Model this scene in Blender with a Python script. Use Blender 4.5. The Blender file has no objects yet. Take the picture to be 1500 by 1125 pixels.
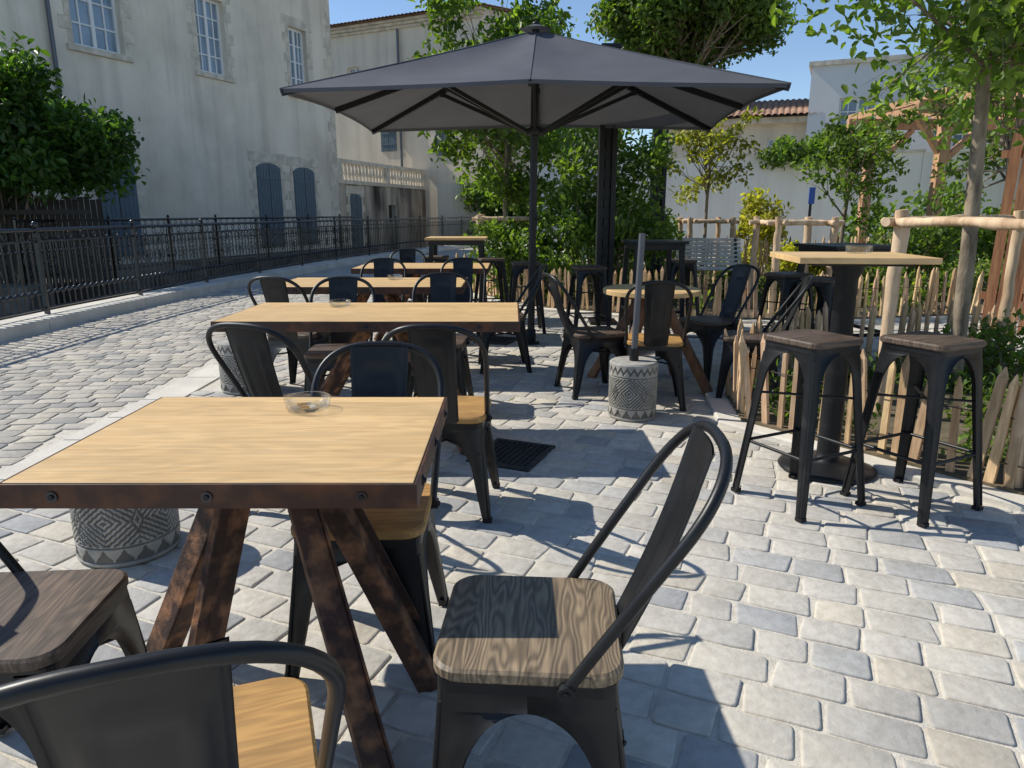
import bpy, math, random
import numpy as np
from mathutils import Vector, Matrix
random.seed(3)
rng = np.random.default_rng(5)
scene = bpy.context.scene
R = math.radians

# ------------------------------------------------------------------ materials
def mat(name, c1, c2=None, scale=5, rough=.7, metal=0, bump=0, bscale=None, stretch=(1,1,1),
        contrast=(.35,.65), detail=6, spec=.5, attr=None, bdist=.01):
    m = bpy.data.materials.new(name); m.use_nodes = True
    nt = m.node_tree; N = nt.nodes; L = nt.links
    b = N['Principled BSDF']
    b.inputs['Roughness'].default_value = rough
    b.inputs['Metallic'].default_value = metal
    b.inputs['Specular IOR Level'].default_value = spec
    tc = N.new('ShaderNodeTexCoord'); mp = N.new('ShaderNodeMapping')
    mp.inputs['Scale'].default_value = stretch
    L.new(tc.outputs['Object'], mp.inputs['Vector'])
    if c2 is None: c2 = c1
    nz = N.new('ShaderNodeTexNoise'); nz.inputs['Scale'].default_value = scale
    nz.inputs['Detail'].default_value = detail
    L.new(mp.outputs[0], nz.inputs['Vector'])
    mr = N.new('ShaderNodeMapRange')
    mr.inputs[1].default_value = contrast[0]; mr.inputs[2].default_value = contrast[1]
    L.new(nz.outputs['Fac'], mr.inputs[0])
    mx = N.new('ShaderNodeMix'); mx.data_type = 'RGBA'
    mx.inputs[6].default_value = (*c1, 1); mx.inputs[7].default_value = (*c2, 1)
    L.new(mr.outputs[0], mx.inputs[0])
    out = mx.outputs[2]
    if attr:
        at = N.new('ShaderNodeAttribute'); at.attribute_name = attr
        m2 = N.new('ShaderNodeMix'); m2.data_type = 'RGBA'; m2.blend_type = 'MULTIPLY'
        m2.inputs[0].default_value = 1
        L.new(out, m2.inputs[6]); L.new(at.outputs['Color'], m2.inputs[7])
        out = m2.outputs[2]
    L.new(out, b.inputs['Base Color'])
    if bump:
        n2 = N.new('ShaderNodeTexNoise'); n2.inputs['Scale'].default_value = bscale or scale*4
        n2.inputs['Detail'].default_value = 8
        L.new(mp.outputs[0], n2.inputs['Vector'])
        bp = N.new('ShaderNodeBump'); bp.inputs['Strength'].default_value = bump
        bp.inputs['Distance'].default_value = bdist
        L.new(n2.outputs['Fac'], bp.inputs['Height']); L.new(bp.outputs[0], b.inputs['Normal'])
    return m

def streaks(m, lo=.62, sc=(1.6,1.6,.12), rng_=(.36,.56), nscale=1.2):
    nt=m.node_tree; N=nt.nodes; L=nt.links; b=N['Principled BSDF']
    src=b.inputs['Base Color'].links[0].from_socket
    tc=N.new('ShaderNodeTexCoord'); mp=N.new('ShaderNodeMapping'); mp.inputs['Scale'].default_value=sc
    L.new(tc.outputs['Object'],mp.inputs[0]); nz=N.new('ShaderNodeTexNoise'); nz.inputs['Scale'].default_value=nscale; nz.inputs['Detail'].default_value=9
    nz.inputs['Roughness'].default_value=.6; L.new(mp.outputs[0],nz.inputs['Vector'])
    mr=N.new('ShaderNodeMapRange'); mr.inputs[1].default_value=rng_[0]; mr.inputs[2].default_value=rng_[1]; mr.inputs[3].default_value=lo; mr.inputs[4].default_value=1
    L.new(nz.outputs['Fac'],mr.inputs[0])
    mx=N.new('ShaderNodeVectorMath'); mx.operation='SCALE'; L.new(src,mx.inputs[0]); L.new(mr.outputs[0],mx.inputs['Scale'])
    L.new(mx.outputs[0],b.inputs['Base Color']); return m

def leaf_mat(name):
    m = bpy.data.materials.new(name); m.use_nodes = True
    nt = m.node_tree; N = nt.nodes; L = nt.links
    b = N['Principled BSDF']; b.inputs['Roughness'].default_value = .42
    b.inputs['Specular IOR Level'].default_value = .4
    at = N.new('ShaderNodeAttribute'); at.attribute_name = 'col'
    L.new(at.outputs['Color'], b.inputs['Base Color'])
    tr = N.new('ShaderNodeBsdfTranslucent')
    g = N.new('ShaderNodeMix'); g.data_type='RGBA'; g.blend_type='MULTIPLY'; g.inputs[0].default_value=1
    g.inputs[7].default_value=(2.3,2.5,.7,1)
    L.new(at.outputs['Color'], g.inputs[6]); L.new(g.outputs[2], tr.inputs['Color'])
    mx = N.new('ShaderNodeMixShader'); mx.inputs[0].default_value = .42
    L.new(b.outputs[0], mx.inputs[1]); L.new(tr.outputs[0], mx.inputs[2])
    L.new(mx.outputs[0], N['Material Output'].inputs['Surface'])
    return m

def wood_planks(name, c1, c2, plank=.12, axis='Y', gstretch=(1.5,22,22), rough=.55, tint=.25, ring=70, rlo=.84):
    m = mat(name, c1, c2, scale=3.0, rough=rough, stretch=gstretch, bump=.25, bscale=6, contrast=(.3,.7), bdist=.003, detail=9)
    nt = m.node_tree; N = nt.nodes; L = nt.links; b = N['Principled BSDF']
    src = b.inputs['Base Color'].links[0].from_socket
    tc = N.new('ShaderNodeTexCoord'); sp = N.new('ShaderNodeSeparateXYZ'); L.new(tc.outputs['Object'], sp.inputs[0])
    dv = N.new('ShaderNodeMath'); dv.operation='DIVIDE'; dv.inputs[1].default_value = plank
    L.new(sp.outputs[axis], dv.inputs[0])
    fl = N.new('ShaderNodeMath'); fl.operation='FLOOR'; L.new(dv.outputs[0], fl.inputs[0])
    wn = N.new('ShaderNodeTexWhiteNoise'); wn.noise_dimensions='1D'; L.new(fl.outputs[0], wn.inputs['W'])
    mr = N.new('ShaderNodeMapRange'); mr.inputs[3].default_value = 1-tint; mr.inputs[4].default_value = 1.05
    L.new(wn.outputs['Value'], mr.inputs[0])
    fr = N.new('ShaderNodeMath'); fr.operation='FRACT'; L.new(dv.outputs[0], fr.inputs[0])
    gt = N.new('ShaderNodeMath'); gt.operation='GREATER_THAN'; gt.inputs[1].default_value=.012
    L.new(fr.outputs[0], gt.inputs[0])
    mr2 = N.new('ShaderNodeMapRange'); mr2.inputs[3].default_value=.7; L.new(gt.outputs[0], mr2.inputs[0])
    mu = N.new('ShaderNodeMath'); mu.operation='MULTIPLY'; L.new(mr.outputs[0], mu.inputs[0]); L.new(mr2.outputs[0], mu.inputs[1])
    off=N.new('ShaderNodeCombineXYZ'); ml=N.new('ShaderNodeMath'); ml.operation='MULTIPLY'; ml.inputs[1].default_value=7.3; L.new(wn.outputs['Value'],ml.inputs[0]); L.new(ml.outputs[0],off.inputs[2]); L.new(ml.outputs[0],off.inputs[0])
    av=N.new('ShaderNodeVectorMath'); av.operation='ADD'; L.new(tc.outputs['Object'],av.inputs[0]); L.new(off.outputs[0],av.inputs[1])
    wv = N.new('ShaderNodeTexNoise'); wv.inputs['Scale'].default_value=2.0; wv.inputs['Detail'].default_value=2.5
    mp = N.new('ShaderNodeMapping'); mp.inputs['Scale'].default_value=(.8,4.2,1); L.new(av.outputs[0], mp.inputs[0]); 
    L.new(mp.outputs[0], wv.inputs['Vector'])
    m3 = N.new('ShaderNodeMath'); m3.operation='MULTIPLY'; m3.inputs[1].default_value=ring; L.new(wv.outputs['Fac'], m3.inputs[0])
    sn = N.new('ShaderNodeMath'); sn.operation='SINE'; L.new(m3.outputs[0], sn.inputs[0])
    mr3 = N.new('ShaderNodeMapRange'); mr3.inputs[1].default_value=-1; mr3.inputs[3].default_value=rlo; mr3.inputs[4].default_value=1.05
    L.new(sn.outputs[0], mr3.inputs[0])
    mu2 = N.new('ShaderNodeMath'); mu2.operation='MULTIPLY'; L.new(mu.outputs[0], mu2.inputs[0]); L.new(mr3.outputs[0], mu2.inputs[1])
    mx = N.new('ShaderNodeVectorMath'); mx.operation='SCALE'
    L.new(src, mx.inputs[0]); L.new(mu2.outputs[0], mx.inputs['Scale'])
    L.new(mx.outputs[0], b.inputs['Base Color'])
    return m

M = {}
M['oak'] = streaks(wood_planks('oak_planks', (.84,.575,.28), (.72,.455,.19), plank=.145, tint=.13, rlo=.92, gstretch=(1.3,30,30), rough=.5), .88, (1,1.6,1), (.38,.6), 4)
M['seat_d'] = wood_planks('weathered_seat_wood', (.20,.135,.09), (.075,.050,.036), plank=.12, gstretch=(2,34,34), tint=.3, ring=120, rlo=.6)
M['seat_m'] = wood_planks('grey_brown_seat_wood', (.40,.295,.18), (.21,.155,.10), plank=.12, gstretch=(2,34,34), tint=.2, ring=170, rlo=.5)
M['seat_y'] = wood_planks('yellow_seat_wood', (.62,.35,.11), (.44,.23,.07), plank=.12, gstretch=(2,26,26), tint=.2, ring=90, rlo=.8)
M['rust'] = mat('rusty_steel', (.07,.034,.024), (.36,.17,.08), scale=16, rough=.75, metal=.0, bump=.6, bscale=80, contrast=(.46,.68), bdist=.005, detail=15)
streaks(M['rust'], .5, (1,1,1), (.38,.58), 6)
M['rim'] = mat('brown_steel_rim', (.055,.026,.018), (.17,.065,.028), scale=11, rough=.5, metal=.2, bump=.2, bscale=80, contrast=(.45,.75), bdist=.002, detail=12)
M['bolt'] = mat('bolt_steel', (.06,.06,.07), rough=.3, metal=.7)
M['metal'] = mat('black_painted_metal', (.0075,.008,.0095), (.013,.0135,.015), scale=14, rough=.40, metal=.0, bump=.06, bscale=90, spec=.38, bdist=.002)
M['metal_w'] = mat('worn_black_metal', (.010,.0105,.012), (.05,.049,.047), scale=9, rough=.48, metal=.0, bump=.12, bscale=70, contrast=(.55,.9), bdist=.002, spec=.35)
M['iron'] = mat('railing_iron', (.007,.0075,.009), rough=.26, spec=.8)
M['alu'] = mat('dark_aluminium', (.010,.0105,.012), rough=.45, spec=.4)
M['greypole'] = mat('grey_pole', (.12,.125,.14), rough=.4, metal=.3)
M['carved'] = mat('carved_concrete', (.40,.385,.35), (.28,.27,.245), scale=14, rough=.9, bump=.5, bscale=90, attr='col', bdist=.003)
M['plaster'] = streaks(streaks(mat('old_beige_plaster', (.90,.81,.665), (.78,.69,.55), scale=.7, rough=.95, bump=.3, bscale=14, contrast=(.36,.66), detail=12, stretch=(1,1,.6), bdist=.02),.82,rng_=(.34,.5)), .84,(.5,.5,.5),(.38,.55),1.0)
M['plaster2'] = streaks(mat('cream_plaster', (.82,.72,.57), (.72,.625,.49), scale=.5, rough=.95, bump=.15, bscale=12, detail=10, bdist=.02), .84)
M['white'] = streaks(mat('white_render_wall', (.84,.79,.69), (.77,.72,.62), scale=.4, rough=.95, bump=.1, bscale=12, detail=10), .88)
M['stain'] = streaks(mat('stained_terrace_wall', (.55,.48,.38), (.10,.092,.08), scale=.9, rough=.95, bump=.4, bscale=14, detail=14, stretch=(1,1,.45), contrast=(.42,.64), bdist=.02), .35)
M['stone'] = mat('cut_stone', (.76,.68,.55), (.54,.48,.38), scale=4, rough=.9, bump=.4, bscale=25)
M['shutter'] = mat('blue_grey_shutter_paint', (.115,.17,.205), (.085,.125,.155), scale=6, rough=.6, stretch=(4,4,.5))
M['frame'] = mat('white_window_frame', (.82,.82,.80), rough=.5)
M['glass'] = mat('window_glass', (.16,.22,.28), (.26,.34,.42), scale=1.3, rough=.08, spec=.9)
M['tile'] = mat('terracotta_tile', (.42,.25,.155), (.26,.155,.11), scale=3, rough=.9, bump=.3, bscale=20)
M['darkwood'] = mat('dark_fence_wood', (.035,.028,.022), (.06,.05,.04), scale=5, rough=.85, stretch=(5,5,.6))
M['paling'] = mat('chestnut_paling', (.70,.50,.31), (.46,.31,.18), scale=8, rough=.8, stretch=(6,6,.8), bump=.4, bscale=20, attr='col', bdist=.005)
M['stake'] = mat('peeled_stake_wood', (.70,.52,.34), (.40,.26,.15), scale=3, rough=.75, stretch=(4,4,1), bump=.5, bscale=14, detail=12, contrast=(.4,.68))
M['redwood'] = mat('larch_cladding', (.46,.215,.10), (.28,.12,.055), scale=6, rough=.7, stretch=(7,7,.6), bump=.3, bscale=20, attr='col')
M['larch'] = mat('pale_larch_frame', (.58,.34,.19), (.42,.23,.12), scale=6, rough=.7, stretch=(5,5,.8), bump=.3, bscale=20, attr='col')
M['paling_dark']=mat('oiled_brown_legs',(.26,.135,.065),(.15,.075,.038),scale=6,rough=.6,stretch=(3,3,1))
M['bark'] = mat('tree_bark', (.34,.27,.19), (.15,.12,.085), scale=16, rough=.95, stretch=(1,1,.4), bump=.7, bscale=40, detail=10)
M['leaf'] = leaf_mat('leaf')
M['soil'] = mat('garden_soil', (.17,.13,.08), (.08,.07,.04), scale=6, rough=1, bump=.8, bscale=25)
M['sett'] = mat('sett_stone', (1,1,1), (.83,.815,.80), scale=26, rough=.8, bump=.5, bscale=34, contrast=(.35,.70), attr='col', detail=12, bdist=.008, spec=.3)
streaks(M['sett'], .88, (1,1,1), (.36,.52), 2.2)
M['kerb'] = mat('limestone_kerb', (.70,.66,.58), (.58,.54,.47), scale=3, rough=.85, bump=.3, bscale=40)
M['canal'] = mat('canal_wall_stone', (.24,.215,.18), (.09,.082,.07), scale=2.5, rough=.95, bump=.8, bscale=10, bdist=.03)
M['water'] = mat('canal_water', (.02,.03,.025), rough=.08, bump=.2, bscale=6)
M['earth'] = mat('earth', (.16,.14,.10), (.09,.10,.05), scale=.3, rough=1)
M['slats'] = mat('pale_slats', (.66,.62,.55), (.52,.48,.42), scale=5, rough=.7)
M['blue'] = mat('blue_sign', (.02,.12,.50), rough=.4)
M['grate'] = mat('cast_iron_grate', (.035,.035,.037), (.06,.06,.06), scale=20, rough=.6, metal=.2)
M['butt'] = mat('cigarette_butt', (.6,.28,.08), rough=.8)
M['ash'] = mat('ash', (.5,.5,.48), rough=1)
M['flat_grey'] = mat('modern_white_wall', (.80,.79,.77), (.72,.71,.70), scale=.5, rough=.9)
M['mortar'] = mat('mortar_paving', (.66,.61,.52), (.52,.48,.41), scale=30, rough=.95, bump=.6, bscale=140, bdist=.006)

M['fabric'] = mat('umbrella_fabric', (.125,.132,.155), (.108,.115,.135), scale=3, rough=.9, bump=.15, bscale=220, spec=.2, bdist=.001)
nt=M['fabric'].node_tree; N=nt.nodes; L=nt.links
t_=N.new('ShaderNodeBsdfTranslucent'); t_.inputs[0].default_value=(.16,.155,.145,1); x_=N.new('ShaderNodeMixShader'); x_.inputs[0].default_value=.12
L.new(N['Principled BSDF'].outputs[0],x_.inputs[1]); L.new(t_.outputs[0],x_.inputs[2]); L.new(x_.outputs[0],N['Material Output'].inputs['Surface'])

g = bpy.data.materials.new('clear_glass'); g.use_nodes=True
nt=g.node_tree; N=nt.nodes; L=nt.links
tr=N.new('ShaderNodeBsdfTransparent'); tr.inputs[0].default_value=(.965,.98,.975,1)
gl=N.new('ShaderNodeBsdfGlossy'); gl.inputs['Roughness'].default_value=.03
fr=N.new('ShaderNodeFresnel'); fr.inputs[0].default_value=1.45
ml=N.new('ShaderNodeMath'); ml.operation='MULTIPLY'; ml.inputs[1].default_value=.7; L.new(fr.outputs[0],ml.inputs[0])
mn=N.new('ShaderNodeMath'); mn.operation='MINIMUM'; mn.inputs[1].default_value=.32; L.new(ml.outputs[0],mn.inputs[0])
mx=N.new('ShaderNodeMixShader'); L.new(mn.outputs[0],mx.inputs[0]); L.new(tr.outputs[0],mx.inputs[1]); L.new(gl.outputs[0],mx.inputs[2])
L.new(mx.outputs[0],N['Material Output'].inputs['Surface']); M['cglass']=g

def paving_far():
    m = mat('distant_paving', (.50,.475,.42), (.42,.40,.36), scale=2, rough=.9)
    nt=m.node_tree; N=nt.nodes; L=nt.links; b=N['Principled BSDF']
    src=b.inputs['Base Color'].links[0].from_socket
    tc=N.new('ShaderNodeTexCoord'); mp=N.new('ShaderNodeMapping'); mp.inputs['Rotation'].default_value=(0,0,R(22))
    L.new(tc.outputs['Object'],mp.inputs[0])
    br=N.new('ShaderNodeTexBrick'); br.inputs['Scale'].default_value=1
    br.inputs['Brick Width'].default_value=.2; br.inputs['Row Height'].default_value=.15; br.inputs['Mortar Size'].default_value=.008
    br.inputs['Color1'].default_value=(1,1,1,1); br.inputs['Color2'].default_value=(.72,.72,.73,1); br.inputs['Mortar'].default_value=(.9,.85,.75,1)
    L.new(mp.outputs[0],br.inputs[0])
    mx=N.new('ShaderNodeMix'); mx.data_type='RGBA'; mx.blend_type='MULTIPLY'; mx.inputs[0].default_value=1
    L.new(src,mx.inputs[6]); L.new(br.outputs[0],mx.inputs[7]); L.new(mx.outputs[2],b.inputs['Base Color'])
    return m
M['pavefar']=paving_far()

# ------------------------------------------------------------------ mesh builder
class MB:
    def __init__(s): s.v=[]; s.f=[]; s.m=[]; s.s=[]; s.c=None
    def add(s, vs, fs, mi=0, sm=False, Mx=None):
        o=len(s.v)
        if Mx is not None: vs=[tuple(Mx@Vector(v)) for v in vs]
        s.v.extend([tuple(v) for v in vs]); s.f.extend([tuple(i+o for i in f) for f in fs])
        s.m.extend([mi]*len(fs)); s.s.extend([sm]*len(fs))
    def box(s, c, d, mi=0, Mx=None):
        x,y,z=c; a,b,e=d[0]/2,d[1]/2,d[2]/2
        vs=[(x+i*a,y+j*b,z+k*e) for k in(-1,1) for j in(-1,1) for i in(-1,1)]
        s.add(vs,[(0,2,3,1),(4,5,7,6),(0,1,5,4),(2,6,7,3),(0,4,6,2),(1,3,7,5)],mi,False,Mx)
    def beam(s,p0,p1,w,d,mi=0,up=(0,0,1),w2=None,d2=None):
        p0=Vector(p0);p1=Vector(p1); t=(p1-p0).normalized(); u=Vector(up)
        if abs(t.dot(u.normalized()))>.98: u=Vector((0,1,0))
        a=t.cross(u).normalized(); b=a.cross(t).normalized()
        w2=w2 or w; d2=d2 or d; vs=[]
        for p,ww,dd in((p0,w,d),(p1,w2,d2)):
            for i,j in((-1,-1),(1,-1),(1,1),(-1,1)): vs.append(p+a*i*ww/2+b*j*dd/2)
        s.add(vs,[(3,2,1,0),(4,5,6,7),(0,1,5,4),(1,2,6,5),(2,3,7,6),(3,0,4,7)],mi)
    def tube(s,path,r,mi=0,n=8,radii=None,caps=True,closed=False):
        P=[Vector(p) for p in path]; k=len(P)
        if radii is None: radii=[r]*k
        t0=(P[1]-P[0]).normalized(); u=Vector((0,0,1)) if abs(t0.z)<.9 else Vector((1,0,0))
        a=t0.cross(u).normalized(); vs=[]
        for i in range(k):
            if closed: t=(P[(i+1)%k]-P[i-1]).normalized()
            else: t=(P[min(i+1,k-1)]-P[max(i-1,0)]).normalized()
            a=(a-t*a.dot(t)).normalized(); b=t.cross(a)
            for j in range(n):
                th=2*math.pi*j/n; vs.append(P[i]+(a*math.cos(th)+b*math.sin(th))*radii[i])
        fs=[]
        for i in range(k if closed else k-1):
            for j in range(n):
                i2=(i+1)%k; fs.append((i*n+j,i*n+(j+1)%n,i2*n+(j+1)%n,i2*n+j))
        s.add(vs,fs,mi,True)
        if caps and not closed:
            s.add(vs[:n],[tuple(range(n))[::-1]],mi); s.add(vs[-n:],[tuple(range(n))],mi)
    def lathe(s,prof,c=(0,0,0),n=24,mi=0,sm=True):
        vs=[];fs=[]
        for r,z in prof:
            for j in range(n):
                th=2*math.pi*j/n; vs.append((c[0]+r*math.cos(th),c[1]+r*math.sin(th),c[2]+z))
        for i in range(len(prof)-1):
            for j in range(n): fs.append((i*n+j,i*n+(j+1)%n,(i+1)*n+(j+1)%n,(i+1)*n+j))
        s.add(vs,fs,mi,sm)
    def prism(s,poly,z0,z1,mi=0,bot=True):
        n=len(poly); vs=[(x,y,z0) for x,y in poly]+[(x,y,z1) for x,y in poly]
        fs=[(i,(i+1)%n,n+(i+1)%n,n+i) for i in range(n)]+[tuple(range(n,2*n))]
        if bot: fs.append(tuple(range(n))[::-1])
        s.add(vs,fs,mi)
    def mesh(s,name,mats,col=None):
        me=bpy.data.meshes.new(name); me.from_pydata(s.v,[],s.f)
        for m in mats: me.materials.append(M[m])
        me.polygons.foreach_set('material_index',s.m); me.polygons.foreach_set('use_smooth',s.s)
        if col is not None:
            a=me.color_attributes.new('col','FLOAT_COLOR','POINT')
            a.data.foreach_set('color',np.asarray(col,dtype=np.float32).ravel())
        me.update(); return me
    def obj(s,name,mats,parent=None,bevel=0,loc=(0,0,0),rz=0,col=None,seg=2):
        return place(s.mesh(name,mats,col),name,loc,rz,parent,bevel,seg)
def place(me,name,loc=(0,0,0),rz=0,parent=None,bevel=0,seg=2):
    o=bpy.data.objects.new(name,me); scene.collection.objects.link(o)
    o.location=loc; o.rotation_euler=(0,0,rz)
    if parent: o.parent=parent
    if bevel:
        b=o.modifiers.new('bevel','BEVEL'); b.width=bevel; b.segments=seg; b.limit_method='ANGLE'; b.angle_limit=R(40)
    return o
def empty(name,loc=(0,0,0),rz=0):
    o=bpy.data.objects.new(name,None); scene.collection.objects.link(o); o.location=loc; o.rotation_euler=(0,0,rz)
    o.empty_display_size=.1; return o

class Fr:
    def __init__(s,P0,du,n): s.P=Vector((P0[0],P0[1],0)); s.u=Vector((du[0],du[1],0)).normalized(); s.n=Vector((n[0],n[1],0)).normalized()
    def p(s,u,v,w): return s.P+s.u*u+s.n*w+Vector((0,0,v))
    def box(s,mb,u0,u1,v0,v1,w0,w1,mi=0):
        vs=[s.p(u,v,w) for w in(w0,w1) for v in(v0,v1) for u in(u0,u1)]
        mb.add(vs,[(0,2,3,1),(4,5,7,6),(0,1,5,4),(2,6,7,3),(0,4,6,2),(1,3,7,5)],mi)
    def wall(s,mb,W,z0,z1,ops,mi=0,dep=.22):
        us=sorted({0,W}|{o[0] for o in ops}|{o[1] for o in ops}); vs_=sorted({z0,z1}|{o[2] for o in ops}|{o[3] for o in ops})
        for i in range(len(us)-1):
            for j in range(len(vs_)-1):
                uc=(us[i]+us[i+1])/2; vc=(vs_[j]+vs_[j+1])/2
                if any(o[0]<uc<o[1] and o[2]<vc<o[3] for o in ops): continue
                mb.add([s.p(us[i],vs_[j],0),s.p(us[i+1],vs_[j],0),s.p(us[i+1],vs_[j+1],0),s.p(us[i],vs_[j+1],0)],[(0,1,2,3)],mi)
        for a,b,c,d in ops:
            for q in (((a,c),(b,c)),((b,c),(b,d)),((b,d),(a,d)),((a,d),(a,c))):
                mb.add([s.p(*q[0],0),s.p(*q[1],0),s.p(*q[1],-dep),s.p(*q[0],-dep)],[(0,1,2,3)],mi)
    def window(s,mb,a,b,c,d,mf,mg,dep=.2,nu=2,nv=4):
        s.box(mb,a,b,c,d,-dep-.02,-dep,mg)
        t=.07; w1=-dep+.05
        s.box(mb,a,a+t,c,d,-dep,w1,mf); s.box(mb,b-t,b,c,d,-dep,w1,mf)
        s.box(mb,a+t,b-t,c,c+t,-dep,w1,mf); s.box(mb,a+t,b-t,d-t,d,-dep,w1,mf)
        for i in range(1,nu): 
            u=a+(b-a)*i/nu; s.box(mb,u-.045,u+.045,c+t,d-t,-dep,w1-.004,mf)
        for j in range(1,nv):
            v=c+(d-c)*j/nv; s.box(mb,a+t,b-t,v-.018,v+.018,-dep,w1-.015,mf)
        for i in range(nu):
            u=a+(b-a)*(i+.5)/nu; s.box(mb,u-.018,u+.018,c+t,d-t,-dep,w1-.018,mf)
    def surround(s,mb,a,b,c,d,mi,proud=.015):
        z=c; k=0
        while z<d-.05:
            h=min(.3,d-z); e=.3 if k%2 else .16
            e+=random.uniform(-.03,.03)
            s.box(mb,a-e,a-.004,z,z+h-.008,-.05,proud,mi); s.box(mb,b+.004,b+e,z,z+h-.008,-.05,proud,mi); z+=h; k+=1
        s.box(mb,a-.3,b+.3,d+.004,d+.3,-.05,proud+.003,mi)
    def shutter(s,mb,a,b,c,d,mi,arch=.15):
        n=8; top=[]
        for i in range(n+1):
            u=a+(b-a)*i/n; top.append((u,d-arch+arch*math.sin(math.pi*i/n)**.6))
        poly=[(a,c),(b,c)]+top[::-1]; k=len(poly)
        vs=[s.p(u,v,0.004) for u,v in poly]+[s.p(u,v,.05) for u,v in poly]
        mb.add(vs,[tuple(range(k,2*k))]+[(i,(i+1)%k,k+(i+1)%k,k+i) for i in range(k)],mi)
        mid=(a+b)/2
        s.box(mb,mid-.012,mid+.012,c,d-.03,.045,.056,mi+1)
        nb=4
        for side in (0,1):
            for i in range(1,nb):
                u=(a if side==0 else mid)+(b-a)/2*i/nb; s.box(mb,u-.004,u+.004,c,d-arch,.045,.052,mi+1)
        for v in (c+.3,d-.5): s.box(mb,a+.03,b-.03,v,v+.06,.05,.07,mi)

# ------------------------------------------------------------------ foliage
def leaf_mesh(name,P,size,cols,up=.5,fold=.25,parent=None):
    n=len(P); P=np.asarray(P,float)
    d=rng.normal(size=(n,3)); d[:,2]-=.35; d/=np.linalg.norm(d,axis=1)[:,None]
    nn=rng.normal(size=(n,3)); nn[:,2]=np.abs(nn[:,2])+up; 
    sd=np.cross(d,nn); sd/=np.linalg.norm(sd,axis=1)[:,None]+1e-9
    nn=np.cross(sd,d)
    L=size*(.6+.8*rng.random(n))[:,None]
    W=L*.27
    v=np.stack([P-d*L*.5, P+sd*W*.9+nn*L*fold*.4-d*L*.16, P+sd*W*.75+nn*L*fold*.35+d*L*.18, P+d*L*.5-nn*L*.08,
                P-sd*W*.75+nn*L*fold*.35+d*L*.18, P-sd*W*.9+nn*L*fold*.4-d*L*.16],1).reshape(-1,3)
    me=bpy.data.meshes.new(name)
    me.vertices.add(6*n); me.vertices.foreach_set('co',v.ravel())
    base=np.arange(n)*6
    idx=np.stack([base,base+1,base+2,base+3,base,base+3,base+4,base+5],1).ravel()
    me.loops.add(8*n); me.loops.foreach_set('vertex_index',idx)
    me.polygons.add(2*n); me.polygons.foreach_set('loop_start',np.arange(2*n)*4)
    a=me.color_attributes.new('col','FLOAT_COLOR','POINT')
    cc=np.ones((n,4)); cc[:,:3]=cols; a.data.foreach_set('color',np.repeat(cc,6,axis=0).astype(np.float32).ravel())
    me.materials.append(M['leaf']); me.update(calc_edges=True); me.validate()
    return place(me,name,parent=parent)
def clumps_in(c,r,k,cr,bias=.45):
    out=[]
    for i in range(k):
        d=rng.normal(size=3); d/=np.linalg.norm(d); q=rng.random()**bias
        out.append((np.array(c)+d*np.array(r)*q, cr*(.6+.8*rng.random()), .75+.5*rng.random()))
    return out
def cloud(clumps,n,c1,c2,flat=.8):
    w=np.array([c[1]**2 for c in clumps]); w/=w.sum(); P=[];C=[]
    for (c,r,sh),ww in zip(clumps,w):
        k=max(3,int(n*ww)); d=rng.normal(size=(k,3)); d/=np.linalg.norm(d,axis=1)[:,None]
        q=d*(rng.random(k)**.45)[:,None]*r; q[:,2]*=flat
        q+=rng.normal(size=(k,3))*r*.16
        P.append(c+q); t=rng.random((k,1)); C.append((np.array(c1)*(1-t)+np.array(c2)*t)*sh*(.8+.4*rng.random((k,1))))
    return np.vstack(P),np.vstack(C)
def tree(name,base,h0,c,r,k,cr,n,size,c1,c2,tr=.08,lean=(0,0),flat=.8,bias=.5,limb=.42):
    e=empty(name,(0,0,0)); mb=MB(); b=Vector(base); cl=clumps_in(c,r,k,cr,bias)
    top=Vector((b.x+lean[0],b.y+lean[1],h0)); cc=Vector(c)
    mid=(b+top)/2+Vector((random.uniform(-.02,.02),random.uniform(-.02,.02),0))
    up=Vector((top.x*.6+cc.x*.4,top.y*.6+cc.y*.4,cc.z+r[2]*.5))
    pth=[b,mid,top,(top+up)/2+Vector((.05,.03,0)),up]
    mb.tube(pth,tr,0,10,radii=[tr*1.15,tr,tr*.85,tr*.5,tr*.15])
    for (p,rr,sh) in cl:
        p=Vector(p); t=min(.95,max(.0,random.uniform(.0,.85)))
        st=top.lerp(up,t*.9)
        m=st.lerp(p,.5)+Vector((0,0,-.08*(p-st).length+.05)); r0=tr*limb*(1-t*.5)
        mb.tube([st,m,p],r0,0,6,radii=[r0,r0*.6,r0*.2])
        for j in range(3):
            q=p+Vector(rng.normal(size=3)*rr*.6); mb.tube([m,(m+q)/2+Vector((0,0,.03)),q],.01,0,5,radii=[r0*.4,r0*.25,r0*.1])
    mb.obj('trunk_and_limbs',['bark'],e)
    P,C=cloud(cl,n,c1,c2,flat); leaf_mesh('crown_leaves',P,size,C,parent=e)
    return e
G1=(.07,.125,.028); G2=(.14,.205,.045); YG=(.28,.27,.05); DG=(.03,.065,.018)
def bush(name,c,r,k,cr,n,size,c1=G1,c2=G2,stems=True,flat=.9):
    e=empty(name); cl=clumps_in(c,r,k,cr,.5)
    P,C=cloud(cl,n,c1,c2,flat); ok=P[:,2]>.02; leaf_mesh('leaves',P[ok],size,C[ok],parent=e)
    if stems:
        mb=MB()
        for (p,rr,sh) in cl[::2]:
            b=Vector((c[0]+random.uniform(-.2,.2),c[1]+random.uniform(-.2,.2),0)); p=Vector(p)
            mb.tube([b,(b+p)/2+Vector((0,0,.1)),p],.012,0,5,radii=[.016,.011,.004])
        mb.obj('stems',['bark'],e)
    return e

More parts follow.
